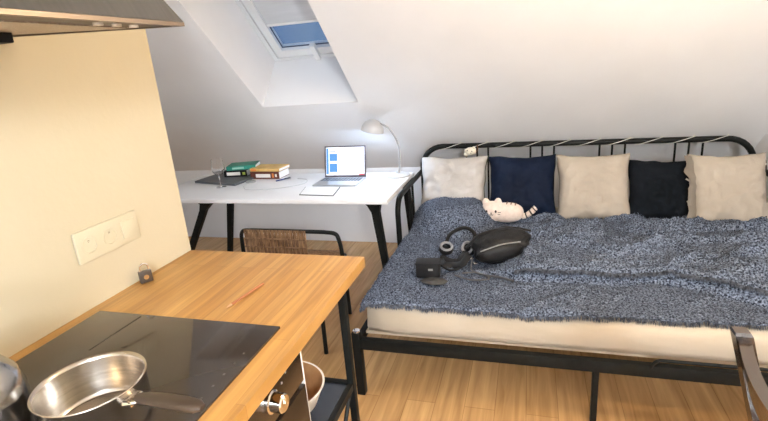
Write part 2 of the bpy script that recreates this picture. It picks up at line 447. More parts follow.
# wall sockets
so = thing('wall_socket', 'triple white socket plate on the kitchen wall above the worktop', 'socket', (-1.08, .985, 1.075))
b = BM(); box2(b, (-1.0795, .858, 1.041), (-1.0705, 1.064, 1.124), bev=.004); pl = part('face_plate', b, M_plastic, so)
MY = Matrix.Rotation(R(90), 4, 'Y')
for yy in (.895, .961):
    b = BM(); lathe(b, [(.0, -.004), (.019, -.004), (.0205, .0005), (.022, .0007), (.022, -.001)], (-1.0695, yy, 1.0825), 32, M=MY); sk = part('socket_well', b, M_plastic, pl)
    b = BM()
    for dz in (0,):
        for dyy in (-.0085, .0085): box(b, (-1.0725, yy+dyy, 1.0825), (.002, .007, .007))
    box(b, (-1.0725, yy, 1.0925), (.004, .008, .008), bev=.001)
    part('contact_hole', b, M_dark, sk)
b = BM(); box2(b, (-1.071, 1.002, 1.058), (-1.0675, 1.050, 1.107), bev=.0015); part('blank_insert', b, M_plastic, pl)

# padlock and pencil on the worktop
PL = Vector((-1.047, 1.022, .9203))
pk = thing('padlock', 'small dark padlock with steel shackle standing against the kitchen wall', 'padlock', tuple(PL))
b = BM(); box(b, PL+V(0, 0, .0175), (.016, .034, .035), rz=R(-35), bev=.003); bd = part('lock_body', b, mat('padlock_body', (.10, .085, .075), .4, .6), pk)
b = BM(); Mz = Matrix.Rotation(R(-35), 4, 'Z'); lathe(b, [(0, 0), (.008, 0), (.007, .003), (0, .003)], PL+(Mz @ V(.0082, 0, .018)), 16, M=Mz @ Matrix.Rotation(R(90), 4, 'Y')); part('lock_dial', b, M_chrome, bd)
b = BM(); tube(b, [PL+(Mz @ V(0, .011*math.cos(t)*(1), .044+.012*math.sin(t)) if 0 <= t <= PI else Mz @ V(0, math.copysign(.011, math.cos(t)), .034)) for t in [-.01]+[PI*k/12 for k in range(13)]+[PI+.01]], .0026, 10); part('shackle', b, M_chrome, pk)
pe = thing('pencil', 'wooden pencil lying on the oak worktop', 'pencil', (-.69, .98, .9205))
A = Vector((-.705, .925, .9243)); B = Vector((-.684, 1.045, .9243)); dv = (B-A).normalized()
b = BM(); tube(b, [A, B], .0038, 6); part('shaft', b, mat('pencil_wood', (.36, .14, .06), .5), pe)
b = BM(); tube(b, [A-dv*.016, A-dv*.004, A], [.0008, .003, .0036], 8); part('tip', b, mat('pencil_tip', (.55, .36, .22), .6), pe)

# rack below the end of the worktop
rk = thing('shelf_rack', 'black metal shelf rack below the end of the worktop', 'rack', (-.79, 1.05, 0))
rx0, rx1, ry0, ry1 = -1.05, -.532, .895, 1.212
for x in (rx0, rx1):
    for y in (ry0, ry1):
        b = BM(); box2(b, (x-.011, y-.011, 0), (x+.011, y+.011, .866), bev=.002); part('leg', b, M_black, rk)
M_shelf = mat('dark_blue_grey_shelf', (.022, .030, .046), .22)
for z in (.15, .495):
    b = BM(); box2(b, (rx0+.011, ry0+.011, z-.012), (rx1-.011, ry1-.011, z), bev=.001); sh = part('shelf', b, M_shelf, rk)
    b = BM()
    for y in (ry0, ry1): box2(b, (rx0+.011, y-.008, z-.018), (rx1-.011, y+.008, z+.004))
    for x in (rx0, rx1): box2(b, (x-.008, ry0+.011, z-.018), (x+.008, ry1-.011, z+.004))
    part('shelf_frame', b, M_black, sh)
b = BM(); tube(b, [(rx1, ry1-.011, .49), (rx1, ry0+.011, .16)], .007, 8); part('brace', b, M_black, rk)
rk.scale = (1, 1, .92/.90)
BC = Vector((-.67, 1.035, .5068))
bw = thing('serving_bowl', 'brown wooden bowl with white rim on the black rack shelf', 'bowl', tuple(BC))
b = BM(); lathe(b, [(0, 0), (.05, 0), (.056, .006), (.095, .045), (.118, .098)], BC, 48); lathe(b, [(.118, .098), (.122, .103), (.116, .103)], BC, 48)
part('bowl_outside', b, mat('white_glaze', (.8, .76, .70), .3), bw)
b = BM(); lathe(b, [(.1165, .1025), (.090, .046), (.052, .012), (0, .008)], BC, 48); part('bowl_inside', b, noisy('brown_bowl', (.42, .22, .09), (.55, .32, .15), (20, 20, 20), .4), bw)

# ------------------------------------------------------------------ desk
DX0, DX1, DY0, DY1, DZ = -2.445, -.758, 2.50, 3.185, .73
dk = thing('desk', 'long white desk on black splayed legs below the skylight', 'desk', (-1.55, 2.85, 0))
b = BM(); box2(b, (DX0, DY0, DZ-.026), (DX1, DY1, DZ), bev=.002); part('desk_top', b, M_desk, dk)
def desk_leg(tx, ty, bx, by):
    b = BM()
    zt = DZ-.027
    def ringz(x, y, z, w, d): return [b.verts.new((x+sx*w/2, y+sy*d/2, z)) for sx, sy in ((-1, -1), (1, -1), (1, 1), (-1, 1))]
    rs = [ringz(bx, by, 0, .030, .030)]
    for k in (.8, .92):
        rs.append(ringz(bx+(tx-bx)*k, by+(ty-by)*k, zt*k, .03+.018*k, .034))
    rs.append(ringz(tx, ty, zt-.012, .075, .05)); rs.append(ringz(tx, ty, zt, .10, .055))
    b.faces.new(rs[0][::-1]); b.faces.new(rs[-1])
    for a, c in zip(rs[:-1], rs[1:]):
        for k in range(4): b.faces.new((a[k], a[(k+1) % 4], c[(k+1) % 4], c[k]))
    part('leg', b, M_black, dk, smooth=False)
desk_leg(-.848, 2.54, -.775, 2.54)
desk_leg(-.80, 3.11, -.765, 3.11)
desk_leg(-1.975, 2.54, -2.38, 2.54)
desk_leg(-2.13, 3.05, -2.27, 3.05)

# laptop
lp = thing('laptop', 'open silver laptop with lit screen on the white desk', 'laptop', (-1.195, 2.91, DZ))
b = BM(); box2(b, (-1.345, 2.792, DZ+.0005), (-1.047, 3.005, DZ+.014), bev=.003); lb = part('laptop_base', b, M_alu, lp)
b = BM()
for r_ in range(5):
    for c_ in range(13): box(b, (-1.327+.0215*c_+.003, 2.975-.0185*r_, DZ+.0146), (.017, .014, .0012))
part('keyboard', b, mat('laptop_keys', (.10, .12, .15), .5), lb)
b = BM(); box(b, (-1.195, 2.835, DZ+.0142), (.11, .065, .0006)); part('touchpad', b, mat('touchpad', (.45, .50, .58), .4), lb)
TL = R(-14)
Ms = Matrix.Translation((-1.196, 3.008, DZ+.012)) @ Matrix.Rotation(TL, 4, 'X')
def lid(bm, x0, x1, z0, z1, y0, y1, mi=0):
    vs = box2(bm, (x0, y0, z0), (x1, y1, z1), mi=mi)
    for v in vs: v.co = Ms @ v.co
b = BM(); lid(b, -.149, .149, 0, .212, 0, .006); ll = part('laptop_lid', b, mat('lid_bezel', (.10, .09, .11), .3), lp)
b = BM(); lid(b, -.138, .138, .014, .202, -.0006, 0); sc = part('screen', b, emit('screen_white', (.86, .90, 1.0), 1.6), ll)
M_sblue = emit('screen_blue', (.10, .30, .66), 1.0); M_sgrey = emit('screen_grey', (.25, .28, .36), .7)
for x0, x1, z0, z1 in ((-.136, -.119, .02, .198), (-.114, -.056, .035, .093), (-.114, -.056, .110, .160)):
    b = BM(); lid(b, x0, x1, z0, z1, -.0012, -.0006); part('window_panel', b, M_sblue, sc)
for x0, x1, z0, z1 in ((-.116, -.066, .172, .178), (.06, .12, .188, .192)):
    b = BM(); lid(b, x0, x1, z0, z1, -.0012, -.0006); part('text_line', b, M_sgrey, sc)
b = BM(); lid(b, .10, .138, .014, .022, -.0012, -.0006); part('red_button', b, emit('screen_red', (.75, .12, .16), .9), sc)

# desk lamp
LY = 3.08
dl = thing('desk_lamp', 'white gooseneck desk lamp with dome shade on the right end of the desk', 'lamp', (-.85, LY, DZ))
M_lampw = mat('lamp_white', (.50, .50, .51), .4)
b = BM(); lathe(b, [(0, .0005), (.082, .0005), (.085, .004), (.083, .012), (.06, .017), (.012, .020), (.010, .03), (0, .03)], (-.845, LY, DZ), 40); part('lamp_base', b, M_lampw, dl)
b = BM(); tube(b, catmull([(-.835, LY, DZ+.02), (-.826, LY, .80), (-.822, LY, .88), (-.832, LY, .96), (-.870, LY, 1.033), (-.905, LY, 1.066), (-.945, LY, 1.086)], 8), .0065, 10); part('lamp_arm', b, mat('lamp_arm_grey', (.30, .30, .31), .4), dl)
ML = Matrix.Rotation(R(14), 4, 'Y')
LC = Vector((-1.0, LY, 1.035))
b = BM(); lathe(b, [(.077, .0), (.0775, .003), (.072, .030), (.056, .058), (.034, .074), (.016, .079), (.0, .080)], LC, 40, M=ML)
lathe(b, [(.0, .077), (.034, .071), (.054, .056), (.069, .030), (.0745, .003), (.077, 0)], LC, 40, M=ML)
shd = part('lamp_shade', b, M_lampw, dl)
b = BM(); blob(b, LC+V(.008, 0, .056), (.014, .014, .014), 2); part('bulb', b, emit('bulb_glow', (.85, .92, 1), 12), shd)

# dark folder, books, glass, notebook, pen, cable
def oriented(c, rz): return Matrix.Translation(c) @ Matrix.Rotation(rz, 4, 'Z')
b = BM(); prism(b, [(-2.335, 2.915), (-1.945, 2.828), (-1.90, 3.10), (-2.30, 3.19-.02)], DZ+.0005, DZ+.016)
single('closed_laptop', b, noisy('dark_grey_shell', (.07, .075, .085), (.10, .105, .115), (4, 4, 4), .38), (-2.12, 3.0, DZ), 'closed dark grey laptop lying flat under the green book pile', 'laptop')
def book(label, c, size, rz, cov, spine, z, marks=None, group='books piled on the desk'):
    """spine faces local -y, page block shows on local +x"""
    root = thing('book', label, 'book', (c[0], c[1], z), group)
    Mb = oriented((c[0], c[1], z), rz)
    w, d, h = size
    def lb(bm, a, bb):
        vs = box2(bm, a, bb)
        for v in vs: v.co = Mb @ v.co
    b = BM(); lb(b, (-w/2, -d/2, .0005), (w/2, d/2, .003)); lb(b, (-w/2, -d/2, h-.0025), (w/2, d/2, h)); lb(b, (-w/2, -d/2, .003), (w/2, -d/2+.003, h-.0025))
    cv = part('book_cover', b, cov, root, smooth=False)
    b = BM(); lb(b, (-w/2+.004, -d/2+.003, .003), (w/2-.003, d/2-.003, h-.0025)); part('page_block', b, M_paper, root, smooth=False)
    b = BM(); lb(b, (-w/2+.001, -d/2-.0006, .003), (w/2-.001, -d/2, h-.003)); spn = part('spine', b, spine, root, smooth=False)
    for (x0, x1, z0, z1, m_) in (marks or []):
        b = BM(); lb(b, (x0*w/2, -d/2-.0012, z0*h), (x1*w/2, -d/2-.0006, z1*h)); part('spine_label', b, m_, spn, smooth=False)
    return root
M_teal = noisy('teal_cover', (.010, .16, .11), (.016, .21, .15), (9, 9, 9), .45)
M_yel = noisy('ochre_cover', (.60, .36, .10), (.72, .47, .17), (14, 6, 6), .5)
M_brn = mat('maroon_spine', (.11, .028, .016), .5)
M_lab = mat('label_white', (.80, .78, .74), .6)
M_orange = mat('orange_print', (.70, .22, .05), .5)
M_lime = mat('lime_mark', (.35, .45, .06), .5)
book('white spined black book at the bottom of the left pile on the desk', (-2.075, 3.115), (.18, .17, .047), R(8), M_blackm, M_blackm, DZ+.0165, [(-.75, .42, .25, .75, M_lab), (.62, .85, .3, .7, M_lime)])
book('teal green book on top of the left pile on the desk', (-2.045, 3.125), (.215, .16, .030), R(18), M_teal, M_teal, DZ+.0635+.0005, [(-.6, .2, .25, .75, mat('pale_teal', (.25, .45, .38), .6))])
book('thick maroon book with white spine label at the bottom of the right pile', (-1.815, 3.095), (.235, .15, .052), R(-2), M_brn, M_brn, DZ+.0005, [(-.62, .40, .22, .72, M_lab), (.52, .64, .2, .8, M_orange), (.72, .85, .3, .7, M_lab)])
book('ochre yellow book on top of the right pile on the desk', (-1.815, 3.105), (.245, .155, .022), R(-3), M_yel, M_yel, DZ+.0530, [(-.9, -.55, .2, .8, M_orange)])

GC = Vector((-2.035, 2.80, DZ+.0005))
gl = thing('wine_glass', 'empty stemmed glass standing on the left end of the desk', 'glass', tuple(GC))
b = BM(); lathe(b, [(0, 0), (.034, 0), (.034, .0015), (.010, .004), (.0045, .010), (.004, .075), (.008, .084)], GC, 32); part('stem', b, M_glass, gl, angle=60)
b = BM(); lathe(b, [(0, .086), (.022, .090), (.040, .108), (.044, .130), (.040, .170), (.037, .198), (.0355, .198), (.0385, .170), (.0425, .130), (.0385, .110), (.021, .0925), (0, .0885)], GC, 36); part('bowl', b, M_glass, gl, angle=60)

b = BM(); prism(b, [(-1.342, 2.603), (-1.118, 2.582), (-1.150, 2.775), (-1.385, 2.785)], DZ+.004, DZ+.0065)
nb = thing('notebook', 'white notebook with dark edge lying open in front of the laptop', 'notebook', (-1.25, 2.69, DZ))
part('paper_sheet', b, M_paper, nb)
b = BM(); prism(b, [(-1.347, 2.598), (-1.113, 2.577), (-1.145, 2.777), (-1.390, 2.787)], DZ+.0004, DZ+.004); part('cover', b, mat('notebook_cover', (.03, .035, .05), .5), nb)
pn = thing('pen', 'blue pen on the desk beside the right pile of books', 'pen', (-1.66, 2.98, DZ))
b = BM(); tube(b, [(-1.69, 2.945, DZ+.0048), (-1.655, 3.0, DZ+.0048)], .0045, 10); part('barrel', b, mat('pen_blue', (.03, .06, .22), .35), pn)
b = BM(); tube(b, [(-1.6545, 3.001, DZ+.0048), (-1.628, 3.043, DZ+.0048)], .0052, 10); part('cap', b, mat('pen_cap', (.015, .02, .05), .35), pn)
b = BM(); tube(b, catmull([(-1.86, 2.80, DZ+.003), (-1.78, 2.72, DZ+.003), (-1.60, 2.74, DZ+.003), (-1.45, 2.86, DZ+.003), (-1.47, 2.98, DZ+.003), (-1.56, 3.02, DZ+.003)], 10), .0022, 6)
single('charging_cable', b, mat('cable_grey', (.55, .55, .56), .5), (-1.65, 2.85, DZ), 'thin pale cable looping over the white desk between books and laptop', 'cable')
b = BM(); lathe(b, [(0, .0005), (.036, .0005), (.036, .006), (.033, .009), (0, .009)], (-1.88, 2.93, DZ), 32); single('coaster', b, mat('coaster_grey', (.35, .35, .35), .5), (-1.88, 2.93, DZ), 'small round grey coaster in front of the right book pile', 'coaster')

# ------------------------------------------------------------------ woven chair at the desk
ch = thing('woven_chair', 'black tubular metal chair with woven rattan back in front of the desk', 'chair', (-1.22, 2.25, 0))
bz = .693
b = BM(); tube(b, catmull([(-1.442, 2.072, .42), (-1.44, 2.072, .62), (-1.425, 2.07, .684), (-1.37, 2.07, bz)], 5)+[V(-1.0, 2.068, bz)]+catmull([(-.965, 2.067, bz), (-.905, 2.067, bz-.008), (-.888, 2.067, bz-.045), (-.880, 2.067, .58), (-.876, 2.067, .42)], 5), .0105, 10); part('back_tube', b, M_black, ch)
b = BM()
nx = 34
for i in range(nx):
    x = -1.405+(.34)*i/(nx-1)
    tube(b, [(x, 2.058+.003*(i % 2), bz+.006), (x, 2.054+.005*((i+1) % 2), .60), (x, 2.058+.003*(i % 2), .505)], .0052, 6)
for k in range(4): tube(b, [(-1.41, 2.05, .52+.045*k), (-1.06, 2.05, .52+.045*k)], .004, 6)
part('backrest_weave', b, M_rattan, ch)
b = BM(); tube(b, [(-1.44, 2.07, .505), (-.882, 2.07, .505)], .008, 8); part('back_rail', b, M_black, ch)
b = BM(); prism(b, [(-1.425, 2.085), (-.91, 2.085), (-1.03, 2.43), (-1.415, 2.43)], .425, .445); part('seat', b, M_rattan, ch)
b = BM(); 
for p, q in (((-1.435, 2.07), (-.878, 2.07)), ((-.878, 2.07), (-1.02, 2.44)), ((-1.02, 2.44), (-1.425, 2.44)), ((-1.425, 2.44), (-1.435, 2.07))): tube(b, [(p[0], p[1], .415), (q[0], q[1], .415)], .0095, 8)
part('seat_frame', b, M_black, ch)
for tx, ty, bx, by in ((-1.40, 2.08, -1.40, 2.06), (-1.035, 2.08, -1.032, 2.062), (-1.41, 2.43, -1.43, 2.48), (-1.03, 2.43, -1.05, 2.49)):
    b = BM(); tube(b, [(tx, ty, .41), (bx, by, 0)], .0115, 10); part('leg', b, M_black, ch)

# ------------------------------------------------------------------ daybed
BXL, BXR, BYF, BYH = -.735, 1.30, 1.79, 3.38
bed = thing('daybed', 'black metal pull-out daybed standing against the knee wall', 'bed', (.28, 2.6, 0))
hz = .868
def arc_pts(c, r, a0, a1, ax, ay, n=8):
    return [Vector(c)+Vector(ax)*r*math.cos(a0+(a1-a0)*k/n)+Vector(ay)*r*math.sin(a0+(a1-a0)*k/n) for k in range(n+1)]
rr = .15
X_, Y_, Z_ = (1, 0, 0), (0, 1, 0), (0, 0, 1)
pts = [V(BXL, BYH, 0), V(BXL, BYH, .4)]+arc_pts((BXL+rr, BYH, hz-rr), rr, PI, PI/2, X_, Z_)+arc_pts((BXR-rr, BYH, hz-rr), rr, PI/2, 0, X_, Z_)+[V(BXR, BYH, .4), V(BXR, BYH, 0)]
b = BM(); tube(b, pts, .0185, 14); part('headboard_frame', b, M_black, bed)
b = BM(); tube(b, [(BXL, BYH, .30), (BXR, BYH, .30)], .014, 10); part('back_rail', b, M_black, bed)
for c in (-.345, .085, .514, .949):
    for k in (-1, 0, 1):
        b = BM(); tube(b, [(c+k*.075, BYH, .30), (c+k*.075, BYH, hz)], .0065, 8); part('headboard_bar', b, M_black, bed)
az = .70
def arm(x):
    p = [V(x, BYH, az)]+[V(x, 2.60+.11, az)]
    p = [V(x, BYH, az)]+arc_pts((x, 2.62+.10, az-.10), .10, PI/2, PI, Y_, Z_)+[V(x, 2.62, 0)]
    b = BM(); tube(b, p, .0165, 12); part('arm_frame', b, M_black, bed)
    b = BM(); tube(b, [(x, 2.62, .30), (x, BYH, .30)], .013, 8); part('arm_rail', b, M_black, bed)
    for y in (2.93, 3.02):
        b = BM(); tube(b, [(x, y, .30), (x, y, az)], .0085, 8); part('arm_bar', b, M_black, bed)
arm(BXL); arm(BXR)
b = BM(); box2(b, (BXL-.02, BYF-.016, .243), (BXR+.02, BYF+.016, .293), bev=.003); part('front_rail', b, M_black, bed)
for x in (BXL, BXR):
    b = BM(); box2(b, (x-.019, BYF-.019, 0), (x+.019, BYF+.019, .325), bev=.003); lg = part('corner_post', b, M_black, bed)
    b = BM(); lathe(b, [(0, .325), (.017, .325), (.016, .332), (0, .334)], (x, BYF, 0), 20); part('post_cap', b, M_chrome, lg)
    b = BM(); box2(b, (x-.012, BYF+.02, .245), (x+.012, 2.60, .285)); part('side_rail', b, M_black, bed)
for x, y in ((.262, BYF), (.262, 2.62)):
    b = BM(); box2(b, (x-.012, y-.012, 0), (x+.012, y+.012, .243), bev=.002); part('middle_leg', b, M_black, bed)
b = BM(); box2(b, (BXL+.02, 2.604, .245), (BXR-.02, 2.636, .285)); part('middle_rail', b, M_black, bed)
b = BM()
for k in range(15):
    y = 1.86+.10*k; box2(b, (BXL+.02, y, .276), (BXR-.02, y+.05, .288))
part('slats', b, noisy('pale_slats', (.5, .4, .28), (.58, .47, .33), (4, 40, 4), .6), bed)
b = BM(); tube(b, catmull([(.452, BYF-.012, .285), (.458, BYF-.016, .305), (.475, BYF-.018, .321), (.52, BYF-.018, .324), (.9, BYF-.018, .324), (1.08, BYF-.018, .324), (1.12, BYF-.018, .318), (1.135, BYF-.014, .29)], 6), .0065, 8); part('mattress_stop', b, M_black, bed)

# mattress with fitted cream sheet
MX0, MX1, MY0, MY1, MZ0, MZ1 = -.705, 1.275, 1.815, 3.345, .2945, .452
b = BM()
box(b, ((MX0+MX1)/2, (MY0+MY1)/2, (MZ0+MZ1)/2), (MX1-MX0, MY1-MY0, MZ1-MZ0))
bmesh.ops.subdivide_edges(b, edges=b.edges[:], cuts=1, use_grid_fill=True)
for _ in range(3): bmesh.ops.subdivide_edges(b, edges=[e for e in b.edges if (e.verts[0].co-e.verts[1].co).length > .04], cuts=1, use_grid_fill=True)
cM = Vector(((MX0+MX1)/2, (MY0+MY1)/2, (MZ0+MZ1)/2)); hs = Vector(((MX1-MX0)/2, (MY1-MY0)/2, (MZ1-MZ0)/2)); rd = .045
for v in b.verts:
    d = v.co-cM
    inner = Vector([max(-(hs[i]-rd), min(hs[i]-rd, d[i])) for i in range(3)])
    e = d-inner
    if e.length > 1e-6: d = inner+e.normalized()*min(rd, e.length if (abs(e.x) > 1e-6)+(abs(e.y) > 1e-6)+(abs(e.z) > 1e-6) < 2 else rd)
    p = cM+d
    w = .004*noise.noise(V(p.x*3, p.y*3, p.z*14))+.003*noise.noise(V(p.x*9, p.y*9, p.z*40))
    if d.y < -(hs.y-.03): p.y += w*1.6
    if d.x < -(hs.x-.03): p.x += w
    v.co = p
single('mattress', b, M_sheet, (.28, 2.6, MZ0), 'mattress in a cream fitted sheet on the black daybed', 'mattress', angle=80)

# chenille blanket: a draped sheet with thickness, pile and a frayed edge
def ycrease(x):
    return 2.075+.03*math.sin(x*5+.6)+.06*sstep(.35, .52, x)-.17*sstep(.58, 1.0, x)+.10*sstep(.02, -.22, x)
def H(x, y):
    z = MZ1+.014
    yc = ycrease(x)
    A = .074*sstep(-.22, .0, x)+.012*sstep(.5, 1.1, x)
    z += A*sstep(yc-.004, yc+.022, y)*(1-.85*sstep(2.3, 3.0, y))
    z -= .012*sstep(yc-.04, yc-.005, y)*sstep(yc+.012, yc-.004, y)*sstep(-.2, .0, x)
    z -= .02*sstep(2.7, 3.1, y)*sstep(-.2, .0, x)
    q = ((x+.455)/.27)**2+((y-2.90)/.27)**2
    z += .135*(1-sstep(.25, 1.2, q))
    z += .012*noise.noise(V(x*2.6, y*2.6, 3))+.010*sstep(-.4, .1, x)*noise.noise(V(x*5.5, y*7, 9))
    # crumpled folds
    k = abs(noise.noise(V(x*3.4+y*2.2, y*5.0-x*2.0, 1.7)))
    z += .042*(max(0, .20-k)/.20)**1.5*sstep(yc-.02, yc+.12, y)*sstep(-.30, .05, x)
    k2 = abs(noise.noise(V(x*2.2-y*3.0+4, y*2.0+x*1.2, 5.7)))
    z += .011*max(0, .12-k2)/.12
    k3 = abs(noise.noise(V(x*6.5-y*4.0, y*7.0+x*2.0, 8.3)))
    z += .015*(max(0, .16-k3)/.16)**1.4*sstep(yc, yc+.10, y)*sstep(-.25, .1, x)
    # ridge crossing the lower flap
    dd = abs((y-1.86)-(x-.02)*.9)
    z += .013*max(0, 1-dd/.03)*sstep(-.04, .0, x)*sstep(.30, .22, x)
    return max(z, MZ1+.0135)
UX0, UX1 = -.085, 2.00           # arclength coordinates; 0 = mattress edge
def bpos(s, t):
    """s along x (negative hangs over the left side), t along y (negative hangs over the front)"""
    x = MX0-.004+max(s, 0); y = MY0-.006+max(t, 0)
    z = H(x, y)
    # rounded shoulder
    ex, ey = min(s, 0), min(t, 0)
    rd_ = .03
    if s < rd_ : z -= (rd_-max(s, 0))**2/(2*rd_)*.8
    if t < rd_ : z -= (rd_-max(t, 0))**2/(2*rd_)*.8
    if ex < 0: z += ex*.93; x += ex*.30+.006*noise.noise(V(y*6, z*10, 2))
    if ey < 0: z += ey*.93; y += ey*.22+.007*noise.noise(V(x*6, 4, z*8))
    return Vector((x, y, z))
NS, NT = 190, 140
b = BM()
grid = []
for j in range(NT+1):
    row = []
    v_ = j/NT
    for i in range(NS+1):
        u_ = i/NS
        y_guess = MY0+v_*1.30
        left = -.085*sstep(2.62, 2.50, y_guess)+.014*sstep(2.5, 2.66, y_guess)
        left *= sstep(1.78, 1.95, y_guess) if left < 0 else 1
        left += .010*noise.noise(V(y_guess*8, 2, 7))
        s = left+(1.972-left)*u_
        edge = .006+.016*max(0, s-.3)-.010*noise.noise(V(s*7, 1, 1))-.008*noise.noise(V(s*22, 5, 1))-.014*sstep(.25, .0, abs(s-.75))
        t = edge+(1.30-edge)*v_
        row.append((s, t))
    grid.append(row)
top = [[b.verts.new(bpos(*st)) for st in row] for row in grid]
bot = [[b.verts.new(v.co+V(.003 if grid[j][i][0] < 0 else 0, .003 if grid[j][i][1] < 0 else 0, -.007)) for i, v in enumerate(row)] for j, row in enumerate(top)]
for j in range(NT):
    for i in range(NS):
        b.faces.new((top[j][i], top[j][i+1], top[j+1][i+1], top[j+1][i]))
        b.faces.new((bot[j][i], bot[j+1][i], bot[j+1][i+1], bot[j][i+1]))
for i in range(NS):
    b.faces.new((top[0][i], bot[0][i], bot[0][i+1], top[0][i+1])); b.faces.new((top[NT][i], top[NT][i+1], bot[NT][i+1], bot[NT][i]))
for j in range(NT):
    b.faces.new((top[j][0], top[j+1][0], bot[j+1][0], bot[j][0])); b.faces.new((top[j][NS], bot[j][NS], bot[j+1][NS], top[j+1][NS]))
# pile: short tufts standing in the cloth
NP = 70000
for _ in range(NP):
    j = random.randrange(NT); i = random.randrange(NS)
    a, c, d = top[j][i].co, top[j][i+1].co, top[j+1][i].co
    p = a+(c-a)*random.random()+(d-a)*random.random()
    n = (c-a).cross(d-a).normalized()
    ang = random.uniform(0, 2*PI)
    tdir = ((c-a).normalized()*math.cos(ang)+(d-a).normalized()*math.sin(ang))
    L_ = random.uniform(.006, .013); w = random.uniform(.0010, .0018)
    tip = p+tdir*L_+n*random.uniform(.003, .010)
    sd = tdir.cross(n)*w
    f = b.faces.new((b.verts.new(p-sd), b.verts.new(p+sd), b.verts.new(tip)))
    f.material_index = 0
bk = thing('bedspread', 'grey blue chenille bedspread rumpled over the mattress of the daybed', 'blanket', (.28, 2.6, .43))
# no recalculation surprises: tufts are double sided anyway
part('cloth', b, M_blanket, bk, angle=70)
b = BM()
def frays(pts, nrm, n):
    for _ in range(n):
        k = random.random()*(len(pts)-1); i = int(k); p = pts[i].lerp(pts[i+1], k-i)
        dr_ = (Vector(nrm)+V(random.uniform(-.7, .7), random.uniform(-.7, .7), random.uniform(-.9, .1))).normalized()
        L_ = random.uniform(.008, .024); w = dr_.orthogonal().normalized()*random.uniform(.0012, .0024)
        m_ = p+dr_*L_*.5+V(0, 0, -.002)
        tp = p+dr_*L_+V(0, 0, -.006)
        v = [b.verts.new(q) for q in (p-w, p+w, m_+w*.8, m_-w*.8, tp)]
        b.faces.new(v[:4]); b.faces.new((v[3], v[2], v[4]))
frays([Vector(v.co) for v in []] or [bpos(*grid[0][i])-V(0, 0, .003) for i in range(NS+1)], (0, -.5, -1), 2600)
frays([bpos(*grid[j][0])-V(0, 0, .003) for j in range(0, 84)], (-.5, 0, -1), 900)
frays([V(x_, ycrease(x_)+.004, H(x_, ycrease(x_)+.016)-.004) for x_ in [-.06+1.30*k/160 for k in range(161)]], (0, -.8, -.7), 2400)
part('fringe', b, M_fringe, bk)

# ------------------------------------------------------------------ cushions
def cushion(label, cx, cz, w, h, mat_, tilt, th=.075, rz=0, ry=0, y=3.215, seed=0, trim=None, pleat=False, corner=.085, group='scatter cushions along the headboard'):
    root = thing('cushion', label, 'cushion', (cx, y, cz-h/2), group)
    Mc = Matrix.Translation((cx, y, cz)) @ Matrix.Rotation(rz, 4, 'Z') @ Matrix.Rotation(R(-tilt), 4, 'X') @ Matrix.Rotation(ry, 4, 'Y')
    b = BM(); n = 34
    F, K = [], []
    def P(u, v, side):
        e = (1-u**4)*(1-v**4)
        x = u*w/2*(1-corner*(1-abs(v)**1.5)*abs(u)**3); z = v*h/2*(1-corner*(1-abs(u)**1.5)*abs(v)**3)
        t = th*max(0, e)**.66
        wr = .010*noise.noise(V(u*2.2+seed, v*2.2, seed*3))+.010*noise.noise(V(u*5+v*2+seed, v*6-u, seed))*(1-.3*e)
        wr += .010*max(0, 1-abs(noise.noise(V(u*2.5+v*1.2+seed*2, v*2.5-u, 7)))/.12)
        x += .008*noise.noise(V(v*2.5, seed, side*0))*abs(u)**3; z += .010*noise.noise(V(u*2.5, seed+4, 0))*abs(v)**3
        return Mc @ V(x, side*(t+wr*min(1, e*3)), z)
    for side, S in ((-1, F), (1, K)):
        for j in range(n+1):
            row = []
            for i in range(n+1):
                u, v = 2*i/n-1, 2*j/n-1
                if side == 1 and (i in (0, n) or j in (0, n)): row.append(F[j][i])
                else: row.append(b.verts.new(P(u, v, side)))
            S.append(row)
        for j in range(n):
            for i in range(n): b.faces.new((S[j][i], S[j][i+1], S[j+1][i+1], S[j+1][i]))
    cv = part('cushion_cover', b, mat_, root, angle=80)
    if trim:
        b = BM(); e_ = [P(1, 2*k/20-1, -1) for k in range(21)]
        tube(b, e_, .004, 6); part('piping', b, trim, root)
    if pleat:
        b = BM()
        pts = []
        g = []
        for k in range(25):
            v = -1+2*k/24
            row = []
            for q in range(7):
                u = -1.0-.24*(1-abs(q-3)/3.0)*(.7+.5*noise.noise(V(v*3, q, 3)))+(.16 if q > 3 else .0)*(q-3)/3
                p = P(-.985, v*.9, -1)
                row.append(b.verts.new(p+Mc.to_3x3() @ V((u+1)*w/2*.9-.004, -.012-.03*math.sin(q/6*PI)+.012*noise.noise(V(v*7, q*.8, 1)), 0)))
            g.append(row)
        for k in range(24):
            for q in range(6): b.faces.new((g[k][q], g[k][q+1], g[k+1][q+1], g[k+1][q]))
        bmesh.ops.solidify(b, geom=b.faces[:], thickness=.004)
        part('ruffle', b, mat_, cv)
        for zz in (.05, -.08):
            b = BM(); pc = Mc @ V(-w/2*1.0, -.03, zz); tube(b, catmull([pc+V(-.02, 0, .012), pc+V(0, -.012, 0), pc+V(.02, 0, -.008)], 4), .005, 6); part('tie', b, mat_, cv)
    return root
cushion('white cushion at the left end of the headboard', -.482, .640, .445, .43, M_creamw, 27, seed=1, trim=M_trim, y=3.115)
cushion('navy blue velvet cushion second from the left', -.042, .640, .42, .42, M_navy, 27, seed=2, y=3.115)
cushion('cream cushion in the middle between navy and black ones', .378, .635, .425, .43, M_cream, 27, seed=3, y=3.11)
cushion('black cushion leaning slightly, second from the right', .755, .612, .375, .39, M_ink, 28, seed=4, y=3.115, ry=R(1.5))
cushion('cream cushion with ruffled left side at the right end of the bed', 1.075, .632, .39, .43, M_cream, 27, seed=5, y=3.055, pleat=True)

